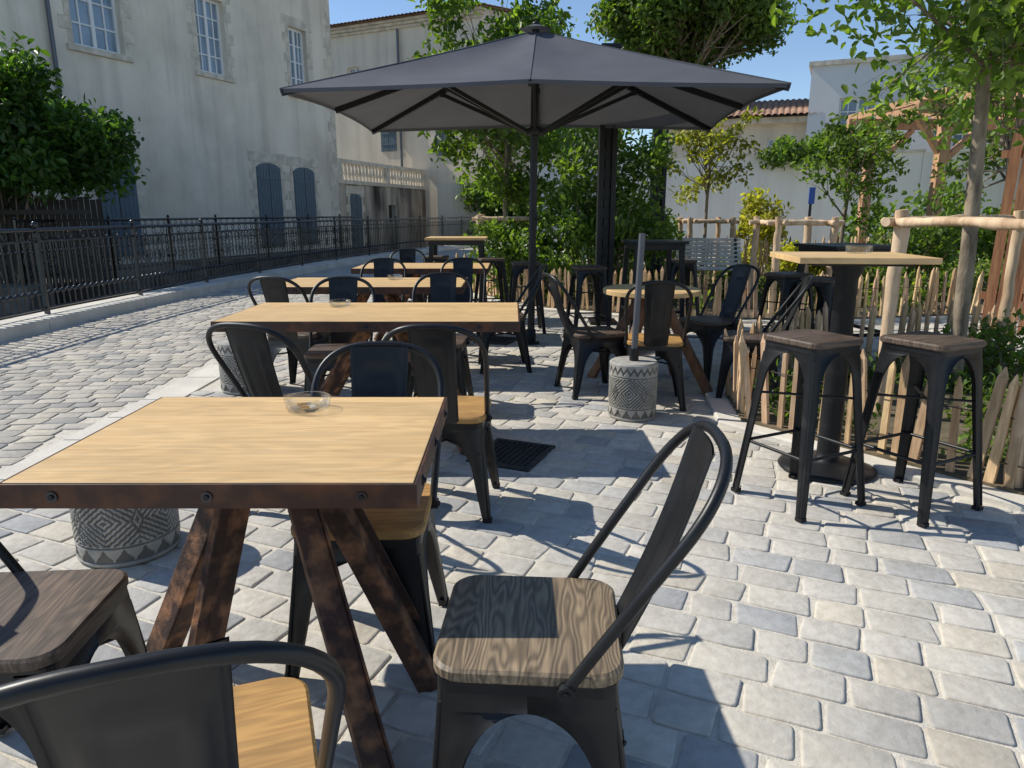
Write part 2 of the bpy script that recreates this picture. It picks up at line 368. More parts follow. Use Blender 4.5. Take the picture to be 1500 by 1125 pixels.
# ------------------------------------------------------------------ ground
E=[(-5.75,-9),(-5.75,4),(-5.65,9),(-5.35,13),(-4.6,18),(-3.4,23),(-1.9,28),(-.6,32)]
def edgeX(y):
    for (x0,y0),(x1,y1) in zip(E,E[1:]):
        if y0<=y<=y1: return x0+(x1-x0)*(y-y0)/(y1-y0)
    return E[-1][0]
mb=MB(); mb.add([(-400,-200,-1.9),(400,-200,-1.9),(400,600,-1.9),(-400,600,-1.9)],[(0,1,2,3)]); mb.obj('ground',['earth'])
mb=MB(); mb.add([(-40,-30,-1.55),(8,-30,-1.55),(8,60,-1.55),(-40,60,-1.55)],[(0,1,2,3)]); mb.obj('canal_water',['water'])
mb=MB(); poly=E+[(-.6,45),(60,45),(60,-9)]; mb.prism(poly[::-1],-1.9,-.0055,0); mb.obj('plaza_paving',['mortar'])
mb=MB(); mb.prism([(-5.6,16.3),(9.2,16.3),(60,14),(60,44.9),(-.6,44.9),(-.9,30.6),(-1.8,27.8),(-3.3,22.9),(-4.5,17.9)],-.012,-.001,0); mb.obj('distant_paving',['pavefar'])
mb=MB()
for (x0,y0),(x1,y1) in zip(E,E[1:]):
    mb.add([(x0-.02,y0,-1.9),(x1-.02,y1,-1.9),(x1-.02,y1,-.1),(x0-.02,y0,-.1)],[(0,1,2,3)])
mb.obj('canal_wall',['canal'])

def setts(name,rot,sx,sy,test,cols,x0,x1,y0,y1,jit=.008,seed=1):
    rd=random.Random(seed); V=[];F=[];C=[]; ca,sa=math.cos(rot),math.sin(rot)
    cx,cy=(x0+x1)/2,(y0+y1)/2; rad=math.hypot(x1-x0,y1-y0)/2+1
    nr=int(2*rad/sy)
    for j in range(nr):
        v=-rad+j*sy; u=-rad+rd.random()*sx
        while u<rad:
            w=sx*rd.uniform(.76,1.24)
            uc=u+w/2; wob=.025*math.sin(uc*1.3+j*.05)
            x=cx+uc*ca-(v+wob)*sa; y=cy+uc*sa+(v+wob)*ca
            if x0<x<x1 and y0<y<y1 and test(x,y):
                a=w/2-.0042-rd.random()*.005; b=sy/2-.0042-rd.random()*.005; o=[]
                for qx,qy in((-1,-1),(1,-1),(1,1),(-1,1)):
                    c1=.004+rd.random()*.013; c2=.004+rd.random()*.013
                    p=(qx*a,qy*b); jx=rd.uniform(-jit,jit)*.6; jy=rd.uniform(-jit,jit)*.6
                    o+=[(p[0]-qx*c1+jx,p[1]+jy),(p[0]+jx,p[1]-qy*c2+jy),(p[0]-qx*c1*.28+jx,p[1]-qy*c2*.28+jy)]
                for sgn in(-1,1):
                    o.append((rd.uniform(-.3,.3)*a,sgn*(b+rd.uniform(-.002,.0035))))
                o.sort(key=lambda t: math.atan2(t[1]/b,t[0]/a)); n=len(o)
                skew=rd.uniform(-.10,.10)
                hz=rd.uniform(-.0015,.0025); tx=rd.uniform(-.012,.012); ty=rd.uniform(-.012,.012)
                B=len(V)
                for ins,dz in((0,-.02),(0,-.0035),(.0022,-.0008),(.007,.0008)):
                    for p,q in o:
                        p2=p*(1-ins/a); q2=q*(1-ins/b); p3=p2+skew*q2; vv=v+wob
                        X=cx+(uc+p3)*ca-(vv+q2)*sa; Y=cy+(uc+p3)*sa+(vv+q2)*ca
                        V.append((X,Y,hz+dz+p2*tx+q2*ty))
                for k in range(3):
                    for i in range(n): F.append((B+k*n+i,B+k*n+(i+1)%n,B+k*n+n+(i+1)%n,B+k*n+n+i))
                F.append(tuple(range(B+3*n,B+4*n)))
                c=rd.choices(cols,[q[3] for q in cols])[0]; br=rd.uniform(.90,1.08)
                C+= [(c[0]*br,c[1]*br,c[2]*br,1)]*(4*n)
            u+=w
    m=MB(); m.v=V; m.f=F; m.m=[0]*len(F); m.s=[True]*len(F)
    return m.obj(name,['sett'],col=C)
colsA=[(.62,.58,.505,5),(.575,.54,.48,5),(.53,.505,.46,3.5),(.41,.41,.405,1.9),(.61,.555,.46,3),(.48,.47,.445,2)]
colsB=[(.54,.50,.43,4),(.47,.44,.385,4),(.36,.35,.325,2),(.57,.52,.43,2)]
grates=[(-.0,3.72,.36,.42),(-.15,7.3,.36,.4)]
def tA(x,y):
    if x<-2.32: return False
    for gx,gy,gw,gh in grates:
        if abs(x-gx)<gw/2+.07 and abs(y-gy)<gh/2+.07: return False
    return True
setts('cobblestone_terrace',R(-23),.195,.143,tA,colsA,-2.4,7.5,.3,16.5,seed=2)
setts('cobblestone_road',R(6),.18,.130,lambda x,y: x<-2.68 and x>edgeX(y)+.50,colsB,-5.6,-2.5,1.5,19,seed=4)
mb=MB(); y=1.0
while y<16:
    l=random.uniform(.45,.75); mb.box((-2.5,y+l/2,-.005),(.27,l-.012,.02)); y+=l
mb.obj('border_stones',['kerb'],bevel=.004)
for gx,gy,gw,gh in grates:
    mb=MB(); mb.box((0,0,-.003),(gw,gh,.008)); 
    mb.box((-gw/2+.015,0,.004),(.03,gh,.014)); mb.box((gw/2-.015,0,.004),(.03,gh,.014)); mb.box((0,gh/2-.015,.004),(gw-.06,.03,.014)); mb.box((0,-gh/2+.015,.004),(gw-.06,.03,.014))
    for i in range(9):
        for j in range(10): mb.box((-gw/2+.05+i*(gw-.1)/8,-gh/2+.05+j*(gh-.1)/9,.005),(.018,.022,.01))
    mb.obj('drain_grate',['grate'],loc=(gx,gy,0),rz=R(-23))
mb=MB()
for (x0,y0),(x1,y1) in zip(E,E[1:]):
    d=Vector((x1-x0,y1-y0,0)); Ln=d.length; k=max(1,round(Ln/1.0)); d.normalize()
    for i in range(k):
        a=Vector((x0,y0,0))+d*(Ln*i/k+.005); b=Vector((x0,y0,0))+d*(Ln*(i+1)/k-.005); o=Vector((d.y,-d.x,0))*.20
        mb.beam(a+o+Vector((0,0,.04)),b+o+Vector((0,0,.04)),.46,.18)
mb.obj('canal_kerb',['kerb'],bevel=.012)
P=np.column_stack([rng.uniform(-5,4,50),rng.uniform(2.2,9,50),np.full(50,.012)]); 
leaf_mesh('fallen_leaves',P,.035,np.tile(np.array([[.22,.15,.06]]),(50,1))*rng.uniform(.5,1.3,(50,1)),up=3,fold=.1)

# ------------------------------------------------------------------ railing
def railing(name,pts,h=1.1,sp=.115,scroll=False,z0=.12):
    mb=MB(); P=[Vector((x,y,0)) for x,y in pts]
    seg=[(b-a).length for a,b in zip(P,P[1:])]; T=sum(seg)
    def at(s):
        for a,b,l in zip(P,P[1:],seg):
            if s<=l: return a.lerp(b,s/l)
            s-=l
        return P[-1]
    up=lambda p,z: Vector((p.x,p.y,z))
    n=int(T/1.0); ln=[at(T*i/n) for i in range(n+1)]
    mb.tube([up(p,h) for p in ln],.027,0,6); 
    for z,r in ((h-.13,.015),(z0+.08,.017)): mb.tube([up(p,z) for p in ln],r,0,5)
    k=int(T/sp)
    for i in range(k+1):
        p=at(T*i/k)
        if i%17==0:
            mb.beam(up(p,z0-.1),up(p,h+.02),.045,.045); mb.lathe([(0,.0),(.03,.02),(.035,.04),(.02,.07),(0,.08)],(p.x,p.y,h+.02),8)
        elif not scroll or i%17 in (1,16):
            mb.tube([up(p,z0+.08),up(p,h-.13)],.0115,0,5,caps=False)
            mb.lathe([(0,-.035),(.034,-.012),(.034,.012),(0,.035)],(p.x,p.y,z0+.26),8)
            mb.lathe([(0,-.03),(.026,0),(0,.03)],(p.x,p.y,h-.24),8)
        if i%2==0:
            p2=at(min(T,T*(i+.5)/k)); t=(at(min(T,T*(i+1)/k))-p); t=t.normalized() if t.length>0 else Vector((0,1,0))
            c=up(p2,h-.065); mb.tube([c+t*.042*math.cos(a)+Vector((0,0,.042*math.sin(a))) for a in np.linspace(0,2*math.pi,9)[:-1]],.007,0,4,closed=True)
        if scroll and i%4==2:
            t=(at(min(T,T*(i+1)/k))-p); t=t.normalized() if t.length>0 else Vector((0,1,0))
            for zc,sg in((z0+.3,1),(z0+.62,-1)):
                for s2 in(1,-1):
                    path=[]
                    for q in np.linspace(0,1,16):
                        a=q*3.4*math.pi; rr=.03+.13*q
                        path.append(up(p,zc)+t*s2*(.10+rr*math.cos(a)*.8)+Vector((0,0,sg*rr*math.sin(a))))
                    mb.tube(path,.010,0,4,caps=False)
    return mb.obj(name,['iron'])
railing('iron_railing',[(-5.6,2.5),(-5.5,9),(-5.2,13),(-4.45,18),(-3.25,23),(-1.8,28),(-.5,32)])

# ------------------------------------------------------------------ buildings
du=Vector((-.39,-.92,0)).normalized(); nA=Vector((.92,-.39,0)).normalized()
eA=empty('plaster_house')
fA=Fr((-6.35,27),du,nA); WA=12.8; HA=8.9
ops=[(8.5,9.85,5.1,7.25),(5.04,6.08,5.15,7.15),(1.37,2.24,5.12,7.15)]
mb=MB(); fA.wall(mb,WA,-1.9,HA,ops,0)
b0=fA.p(0,0,0);b1=fA.p(WA,0,0);b2=fA.p(WA,0,-11);b3=fA.p(0,0,-11)
for a,b in((b1,b2),(b2,b3),(b3,b0)): mb.add([(a.x,a.y,-1.9),(b.x,b.y,-1.9),(b.x,b.y,HA),(a.x,a.y,HA)],[(0,1,2,3)])
for u in(0,WA): mb.add([fA.p(u,HA,0),fA.p(u,HA,-11),fA.p(u,HA+1.3,-5.5)],[(0,1,2)])
mb.obj('walls',['plaster'],eA)
mb=MB()
for o in ops: fA.window(mb,*o,0,1)
mb.obj('windows',['frame','glass'],eA)
mb=MB()
for o in ops:
    fA.surround(mb,*o,0); fA.box(mb,o[0]-.2,o[1]+.2,o[2]-.14,o[2]-.004,-.1,.07,0)
drs=[(3.15,4.22,.2,2.84),(1.43,2.48,.2,2.8),(8.67,9.75,.2,2.75)]
for o in drs: fA.surround(mb,o[0],o[1],o[2],o[3],0)
v=-1
k=0
while v<HA-.4:
    e=(.45 if k%2 else .28)+random.uniform(-.04,.04); fA.box(mb,.0,e,v,v+.33,-.3,.012,0); v+=.34; k+=1
mb.obj('stone_trim',['stone'],eA,bevel=.01)
mb=MB()
for o in drs: fA.shutter(mb,o[0],o[1],o[2],o[3]-.02,0)
mb.obj('shutters',['shutter','darkwood'],eA)
mb=MB(); 
mb.tube([fA.p(10.45,0,.1),fA.p(10.45,HA-.1,.1)],.05,0,8)
mb.obj('downpipe',['greypole'],eA)
def corr_roof(mb,fr,u0,u1,w_out,w_in,z_low,z_high,mi=0,step=.22):
    nu=int((u1-u0)/step*6); 
    us=np.linspace(u0,u1,nu+1); vs=[];fs=[]
    for k,(w,z) in enumerate(((w_out,z_low),(w_in,z_high))):
        for u in us: vs.append(fr.p(u,z+.06*abs(math.sin(math.pi*(u-u0)/step)),w))
    for i in range(nu): fs.append((i,i+1,nu+2+i,nu+1+i))
    mb.add(vs,fs,mi,False)
    mb.add([fr.p(u0,z_low-.03,w_out-.02),fr.p(u1,z_low-.03,w_out-.02),fr.p(u1,z_high-.03,w_in),fr.p(u0,z_high-.03,w_in)],[(0,1,2,3)],mi)
mb=MB(); corr_roof(mb,fA,-.15,WA+.2,.35,-5.5,HA,HA+1.4); corr_roof(mb,fA,-.15,WA+.2,-11.4,-5.5,HA,HA+1.4); mb.obj('roof',['tile'],eA)

eT=empty('balustrade_terrace')
fT=Fr((-6.55,27.6),(2.3,7.6),(.957,-.29)); WT=8.2
mb=MB(); fT.wall(mb,WT,-1.9,2.35,[(4.2,4.9,.9,1.6)],0); mb.add([fT.p(0,2.35,0),fT.p(WT,2.35,0),fT.p(WT,2.35,-5),fT.p(0,2.35,-5)],[(0,1,2,3)])
mb.obj('terrace_wall',['stain'],eT)
mb=MB(); fT.box(mb,4.2,4.9,.9,1.6,-.25,-.2,0); mb.obj('opening',['darkwood'],eT)
mb=MB(); fT.box(mb,0,WT,2.355,2.5,-.2,.06); fT.box(mb,0,WT,3.12,3.26,-.2,.05)
for i in range(28):
    p=fT.p(.2+i*.285,2.5,-.07); mb.lathe([(.05,0),(.035,.08),(.085,.22),(.08,.3),(.035,.45),(.05,.56),(.05,.62)],tuple(p),8)
for u in (0,4,7.9): fT.box(mb,u,u+.3,2.5,3.14,-.22,.07)
mb.obj('balustrade',['stone'],eT)
mb=MB(); fT.surround(mb,.9,1.75,-.2,2.0,0); mb.obj('door_surround',['stone'],eT)
mb=MB(); fT.shutter(mb,.9,1.75,-.2,1.98,0); mb.obj('door_shutter',['shutter','darkwood'],eT)

eB=empty('rear_house'); P0=(-10.6,38.9); dB=Vector((.89,-.456,0)); nB=Vector((-.456,-.89,0)); fB=Fr(P0,dB,nB)
WB=10.4; HB=10.0
opsB=[(6.6,7.5,7.0,8.4),(2.8,3.6,6.9,8.2)]
mb=MB(); fB.wall(mb,WB,-1.9,HB,opsB,0)
c0=fB.p(WB,0,0);c1=fB.p(WB,0,-9);c2=fB.p(0,0,-9);c3=fB.p(0,0,0)
for a,b in((c0,c1),(c1,c2),(c2,c3)): mb.add([(a.x,a.y,-1.9),(b.x,b.y,-1.9),(b.x,b.y,HB),(a.x,a.y,HB)],[(0,1,2,3)])
mb.obj('walls',['plaster2'],eB)
mb=MB(); fB.window(mb,*opsB[0],0,1); fB.window(mb,*opsB[1],0,1); mb.obj('windows',['frame','glass'],eB)
mb=MB(); fB.shutter(mb,4.7,5.6,4.2,5.5,0,.02); fB.shutter(mb,7.9,8.6,3.9,5.6,0,.02); mb.obj('shutters',['shutter','darkwood'],eB)
mb=MB(); 
for k in range(3): fB.box(mb,0,WB+.1*k,HB-.36+k*.12,HB-.25+k*.12,-.1,.12+.13*k,0)
mb.obj('eave_cornice',['stone'],eB)
mb=MB(); corr_roof(mb,fB,-.3,WB+.3,.65,-4.5,HB+.02,HB+.75); corr_roof(mb,fB,-.3,WB+.3,-9.5,-4.5,HB+.02,HB+.75)
corr_roof(mb,fB,4.4,5.9,.5,0,5.65,5.9); mb.obj('roof',['tile'],eB)
mb=MB(); mb.add([fB.p(WB,HB,0),fB.p(WB,HB,-9),fB.p(WB,HB+.70,-4.5)],[(0,1,2)]); mb.obj('gable',['plaster2'],eB)
mb=MB(); mb.tube([fB.p(5.95,0,.12),fB.p(5.95,9.6,.12)],.06,0,8); mb.obj('downpipe',['greypole'],eB)

def house(name,P0,dd,nn,W,D,H,wallm,ops=(),roof=True,rise=1.3,shut=()):
    e=empty(name); f=Fr(P0,dd,nn); mb=MB(); f.wall(mb,W,-.1,H,list(ops),0)
    q=[f.p(W,0,0),f.p(W,0,-D),f.p(0,0,-D),f.p(0,0,0)]
    for a,b in zip(q,q[1:]): mb.add([(a.x,a.y,-.1),(b.x,b.y,-.1),(b.x,b.y,H),(a.x,a.y,H)],[(0,1,2,3)])
    if roof:
        for u in(0,W): mb.add([f.p(u,H,0),f.p(u,H,-D),f.p(u,H+rise*.92,-D/2)],[(0,1,2)])
    mb.obj('walls',[wallm],e)
    if ops:
        mb=MB()
        for o in ops: f.window(mb,*o,0,1)
        mb.obj('windows',['frame','glass'],e)
    if roof:
        mb=MB(); corr_roof(mb,f,-.3,W+.3,.7,-D/2,H+.02,H+rise); corr_roof(mb,f,-.3,W+.3,-D-.5,-D/2,H+.02,H+rise); mb.obj('roof',['tile'],e)
        mb=MB(); f.box(mb,-.2,W+.2,H-.2,H-.01,-.1,.45); mb.obj('eave',['stone'],e)
    else:
        mb=MB(); f.box(mb,-.1,W+.1,H,H+.15,-D-.1,.1); mb.obj('parapet',['stone'],e)
    return e
house('stone_house',(-1.0,37),(1,0),(0,-1),6.5,8,8.3,'plaster',[(2,3,5.5,7),(4.7,5.6,5.5,7)],rise=.9)
house('tiled_house',(6.0,29.3),(1,-.35),(-.35,-1),5.6,6,4.7,'plaster2',[(1,2,2.9,4),(3.8,4.8,2.9,4)],rise=1.0)
house('white_modern_building',(10.6,27),(1,-.45),(-.45,-1),9,9,6.3,'flat_grey',[(1,2.2,3.4,5.2),(4,5.2,3.4,5.2)],roof=False)
house('distant_house',(21,28),(1,-.3),(-.3,-1),14,9,5.5,'plaster2',[(2,3,3,4.5)],rise=1.4)
mb=MB(); f=Fr((.6,25.5),(1,-.34),(-.34,-1)); f.box(mb,0,12,-.1,3.0,-.3,0,0); f.box(mb,-.05,12.05,3.0,3.08,-.36,.06,1)
f.box(mb,12.01,26,-.1,3.0,-.3,0,0); mb.obj('garden_wall',['white','stone'])
mb=MB(); f=Fr((-3.4,33.5),(1,-.05),(-.05,-1)); f.box(mb,0,4.2,-.1,2.6,-.3,0,0); mb.obj('rear_garden_wall',['plaster2'])

mb=MB(); p=[fA.p(-1,0,.9),fA.p(8.6,0,.9),fA.p(9.5,0,3.2),fA.p(25,0,3.4),fA.p(25,0,.0),fA.p(-1,0,.0)]
mb.prism([(q.x,q.y) for q in p],-1.9,.0); mb.obj('far_bank',['canal'])
railing('bank_railing',[(-8.6,12.6),(-7.9,14.9),(-7.6,18),(-6.2,22),(-5.4,25)],h=1.15,scroll=True,z0=.1)
mb=MB()
for i in range(60):
    x=-13.5+i*.1; y=12.3+.02*i; h=1.55+random.uniform(-.04,.04); mb.box((x,y,h/2-.2),(.09,.025,h+.4))
mb.box((-10.5,12.95,1.3),(6,.05,.08)); mb.obj('wooden_screen_fence',['darkwood'])
mb=MB(); mb.prism([(-14,10.8),(-8.3,12.2),(-8.3,12.9),(-14,13.2)],-1.9,.05); mb.obj('bank_wall',['canal'])
bush('laurel_bush',(-9.2,13.3,2.65),(2.1,1.4,1.4),74,.48,20000,.15,(.035,.08,.016),(.085,.155,.032),flat=.85)

# ------------------------------------------------------------------ furniture
def skirt(mb,th,fx,fy,zt,zl,G0,za,zb,mi=0,fyb=None,c=.014):
    fyb=fyb or fy
    zs=[zt,zt-.012]+[zb+(za-zb)*math.sin(t) for t in np.linspace(math.pi/2,0,12)]+[zb*.66,zb*.33,0]
    def shell(off):
        rows=[]
        for z in zs:
            k=1-z/zt; cs=[]
            for sx,sy in((-1,1),(1,1),(1,-1),(-1,-1)):
                fyy=fy if sy>0 else fyb
                cs.append(Vector((sx*(th+(fx-th)*k-off),sy*(th+(fyy-th)*k-off),z)))
            row=[]
            for i in range(4):
                A=cs[i];B=cs[(i+1)%4];Ln=(B-A).length;half=Ln/2
                lw=G0
                if z>=za-1e-6: w=half
                elif z>=zb: 
                    q=(z-zb)/(za-zb); w=half-(half-lw)*math.sqrt(max(0,1-q*q))
                else: w=zl+(lw-zl)*(z/zb)
                d=(B-A)/Ln
                row+=[A+d*c,A+d*max(w,c*1.2),B-d*max(w,c*1.2),B-d*c]
            rows.append(row)
        return rows
    ro=shell(0);ri=shell(.005)
    V=[v for r in ro for v in r]+[v for r in ri for v in r]; n=16; K=len(zs); off=K*n; F=[]
    for r in range(K-1):
        for i in range(4):
            b=r*n+i*4; t=b+n; nx=r*n+((i+1)%4)*4
            for o in(0,off):
                F.append((b+o,b+1+o,t+1+o,t+o)); F.append((b+2+o,b+3+o,t+3+o,t+2+o))
                F.append((b+3+o,nx+o,nx+n+o,t+3+o))
            F.append((b+1,b+1+off,t+1+off,t+1)); F.append((b+2,b+2+off,t+2+off,t+2))
    mb.add(V,F,mi,True)
    for sx in(-1,1):
        for y in(fy,-fyb):
            yt=math.copysign(th,y)
            mb.tube([(sx*(th-.004),yt-math.copysign(.004,y),zt-.05),(sx*(fx-.004),y-math.copysign(.004,y),.02)],.006,mi,6)
            mb.box((sx*(fx-.013),y-math.copysign(.013,y),.008),(.034,.034,.016),mi)

def rrect(a,b,r,n=5):
    out=[]
    for cx,cy,t0 in((a-r,b-r,0),(-a+r,b-r,90),(-a+r,-b+r,180),(a-r,-b+r,270)):
        for i in range(n+1):
            t=R(t0+90*i/n); out.append((cx+r*math.cos(t),cy+r*math.sin(t)))
    return out
def seatplate(mb,a,b,r,z0,z1,mi):
    P0=rrect(a-.004,b-.004,r);P1=rrect(a,b,r);P2=rrect(a-.006,b-.006,r); n=len(P0)
    V=[(x,y,z0) for x,y in P0]+[(x,y,z0+.005) for x,y in P1]+[(x,y,z1-.006) for x,y in P1]+[(x,y,z1) for x,y in P2]
    F=[tuple(range(3*n,4*n)),tuple(range(n))[::-1]]
    for k in range(3):
        for i in range(n): F.append((k*n+i,k*n+(i+1)%n,(k+1)*n+(i+1)%n,(k+1)*n+i))
    mb.add(V,F,mi,False)
def chair_mesh(name,seat,metal):
    mb=MB()
    skirt(mb,.172,.215,.20,.425,.03,.052,.362,.19,0,fyb=.225)
    mb.prism(rrect(.176,.176,.03),.40,.427,0)
    seatplate(mb,.186,.186,.055,.428,.456,1)
    def bow(x,s):
        return (x,-.075-.275*s-.015*s*s,.425+.445*s)
    path=[]
    for q in np.linspace(0,1,7)[:-1]: path.append(bow(.188+.018*q,.66*q))
    for a in np.linspace(0,math.pi,25):
        x=.206*math.copysign(abs(math.cos(a))**.75,math.cos(a)); s=.66+.34*math.sin(a)**.8
        path.append(bow(x,s))
    path+= [bow(-(.188+.018*q),.66*q) for q in np.linspace(1,0,7)[1:]]
    mb.tube(path,.0115,0,10)
    for sx in(1,-1):
        mb.tube([(sx*.178,-.075,.425),(sx*.205,-.075,.425)],.017,0,12); mb.tube([(sx*.204,-.075,.425),(sx*.210,-.075,.425)],.008,0,6)
    nu,nv=14,22; V=[];F=[]
    for lay in(0,1):
        for j in range(nv+1):
            s=j/nv; z=.43+s*.435; yb=-.178-.155*s-.012*math.sin(math.pi*s)
            hw=.078+.018*s
            for i in range(nu+1):
                u=-1+2*i/nu; au=abs(u)
                ring=(au<.66 and .10<s<.86) and not(au<.48 and .17<s<.79)
                if au>.5 and (s<.16 or s>.8): ring=False
                emb=-.006 if ring else 0
                V.append((u*hw,yb-.012*(1-u*u)+emb-lay*.004,z))
    k=(nu+1)*(nv+1)
    for lay in(0,1):
        for j in range(nv):
            for i in range(nu):
                b=lay*k+j*(nu+1)+i; F.append((b,b+1,b+nu+2,b+nu+1))
    for j in range(nv):
        for i in(0,nu): b=j*(nu+1)+i; F.append((b,b+nu+1,b+nu+1+k,b+k))
    mb.add(V,F,0,True)
    mb.tube([(-.17,-.19,.30),(.17,.175,.30)],.006,0,6); mb.tube([(.17,-.19,.296),(-.17,.175,.296)],.006,0,6)
    return mb.mesh(name,[metal,seat])
CH={k:chair_mesh('metal_chair_'+k,s,m) for k,s,m in(('d','seat_d','metal'),('m','seat_m','metal'),('y','seat_y','metal'),('w','seat_d','metal_w'))}
def chair(k,x,y,deg):
    return place(CH[k],'metal_chair',(x,y,.004),R(deg))
chair('m',.04,1.35,86)
chair('y',-.43,1.96,181)
chair('y',-.50,.94,20)
chair('d',-1.09,1.38,-86)
chair('y',-.29,3.06,-4)
chair('w',-.95,3.08,-18)
chair('d',-1.10,4.42,184); chair('d',-.50,4.75,178)
chair('d',-1.55,5.15,-12)
chair('d',-1.2,6.4,180); chair('d',-.45,6.45,182)
chair('d',-.08,5.95,95)
chair('d',-1.2,8.15,185)
chair('d',.60,5.15,-75); chair('y',.98,4.83,-8); chair('d',1.60,5.72,120); chair('w',1.68,4.95,72)

def stool_mesh(name,m):
    mb=MB(); skirt(mb,.142,.205,.205,.735,.03,.045,.70,.56,0)
    mb.prism(rrect(.146,.146,.03),.715,.737,0); seatplate(mb,.155,.155,.035,.738,.765,1)
    k=1-.26/.735; a=.142+(.205-.142)*k-.012
    for (x0,y0),(x1,y1) in (((-a,-a),(a,-a)),((a,-a),(a,a)),((a,a),(-a,a)),((-a,a),(-a,-a))): mb.tube([(x0,y0,.26),(x1,y1,.26)],.008,0,8)
    mb.tube([(-.14,-.14,.5),(.14,.14,.5)],.006,0,6); mb.tube([(.14,-.14,.495),(-.14,.14,.495)],.006,0,6)
    return mb.mesh(name,[m,'seat_d'])
ST=stool_mesh('bar_stool_a','metal_w'); ST2=stool_mesh('bar_stool_b','metal')
for me,x,y,d in((ST,1.33,3.10,27),(ST2,1.83,3.05,27),(ST2,2.50,6.45,15),(ST2,2.62,5.95,30),(ST2,.78,7.3,10),
                (ST2,1.95,8.3,5),(ST2,-.25,8.6,12),(ST2,.15,7.9,5),(ST2,-.95,9.0,0)):
    place(me,'bar_stool',(x,y,.004),R(d))

def table(x,y,w,d,feet=None,z=.75,fx=.36,fy=.28,lw=.056):
    e=empty('wooden_table',(x,y,0))
    mb=MB(); mb.box((0,0,z-.018),(w-.012,d-.012,.036)); mb.obj('table_top',['oak'],e,bevel=.002)
    mb=MB(); t=.006; h=.054; zc=z-.0015-h/2
    mb.box((0,-d/2+t/2-.002,zc),(w+.004,t,h)); mb.box((0,d/2-t/2+.002,zc),(w+.004,t,h))
    mb.box((-w/2+t/2-.002,0,zc),(t,d-.009,h)); mb.box((w/2-t/2+.002,0,zc),(t,d-.009,h))
    mb.box((0,0,z-.044),(.34,.30,.012))
    mb.obj('steel_rim',['rim'],e,bevel=.0012)
    mb=MB()
    for i in range(3):
        u=(-.5+(.13+i*.37))*w
        for s in(-1,1):
            yy=s*(d/2+.002); 
            mb.tube([(u,yy,zc),(u,yy+s*.004,zc)],.012,0,12); mb.tube([(u,yy+s*.003,zc),(u,yy+s*.008,zc)],.006,1,6)
        v=(-.5+(.13+i*.37))*d
        for s in(-1,1):
            xx=s*(w/2+.002)
            mb.tube([(xx,v,zc),(xx+s*.004,v,zc)],.012,0,12); mb.tube([(xx+s*.003,v,zc),(xx+s*.008,v,zc)],.006,1,6)
    mb.obj('bolts',['bolt','metal'],e)
    mb=MB()
    if feet is None: feet=[(-fx+.02,-fy),(fx+.02,-fy),(fx+.02,fy),(-fx+.02,fy)]
    for (bx,by) in feet:
        dd=Vector((bx,by,0)).normalized(); a=(dd.x*.085+.02,dd.y*.075-.01,z-.05)
        mb.beam(a,(bx,by,0),lw,lw,up=(bx*.6,by,0))
        o=Vector((-dd.y,dd.x,0))*lw*.5
        mb.beam(Vector(a)+o+dd*lw*.3,Vector((bx,by,0))+o+dd*lw*.3,.006,lw*1.15,up=(bx*.6,by,0))
    mb.obj('splayed_legs',['rust'],e,bevel=.004)
    return e
table(-.638,1.75,.875,.72,feet=[(-.42,.16),(-.19,-.20),(.33,-.36),(.41,.0)],lw=.062)
table(-.76,4.05,1.60,.80,fx=.5,fy=.33)
table(-1.12,5.8,1.48,.80,fx=.5,fy=.33)
table(-.93,7.62,1.38,.80,fx=.5,fy=.33)

def ashtray(x,y,z,butt=False):
    e=empty('glass_ashtray',(x,y,z+.001)); mb=MB()
    mb.lathe([(0,0),(.052,0),(.060,.004),(.066,.034),(.063,.037),(.057,.034),(.050,.010),(0,.008)],n=32)
    mb.obj('glass_dish',['cglass'],e)
    if butt:
        mb=MB(); mb.tube([(-.03,-.005,.014),(-.005,.008,.014)],.0042,0,8); mb.tube([(-.005,.008,.014),(.004,.013,.014)],.0042,1,8)
        mb.tube([(.01,-.02,.013),(-.012,-.026,.013)],.004,0,8); mb.lathe([(.022,.0085),(.012,.011),(0,.012)],n=10,mi=1); mb.obj('cigarette_butt',['butt','ash'],e)
ashtray(-.585,1.965,.75,True); ashtray(-1.03,4.25,.75); ashtray(-.98,6.0,.75)

def small_table(x,y,rz):
    e=empty('round_wooden_table',(x,y,0),rz); mb=MB()
    mb.lathe([(0,.715),(.36,.715),(.36,.745),(.352,.75),(0,.75)],n=40,mi=0,sm=False); mb.obj('table_top',['oak'],e)
    mb=MB()
    for a in(45,135,225,315):
        c,s=math.cos(R(a)),math.sin(R(a)); mb.beam((c*.08,s*.08,.70),(c*.50,s*.50,0),.06,.06,up=(c,s,0))
    mb.box((0,0,.695),(.4,.08,.036)); mb.box((0,0,.69),(.08,.4,.034)); mb.obj('legs',['paling_dark'],e,bevel=.004)
small_table(1.04,5.3,R(8))

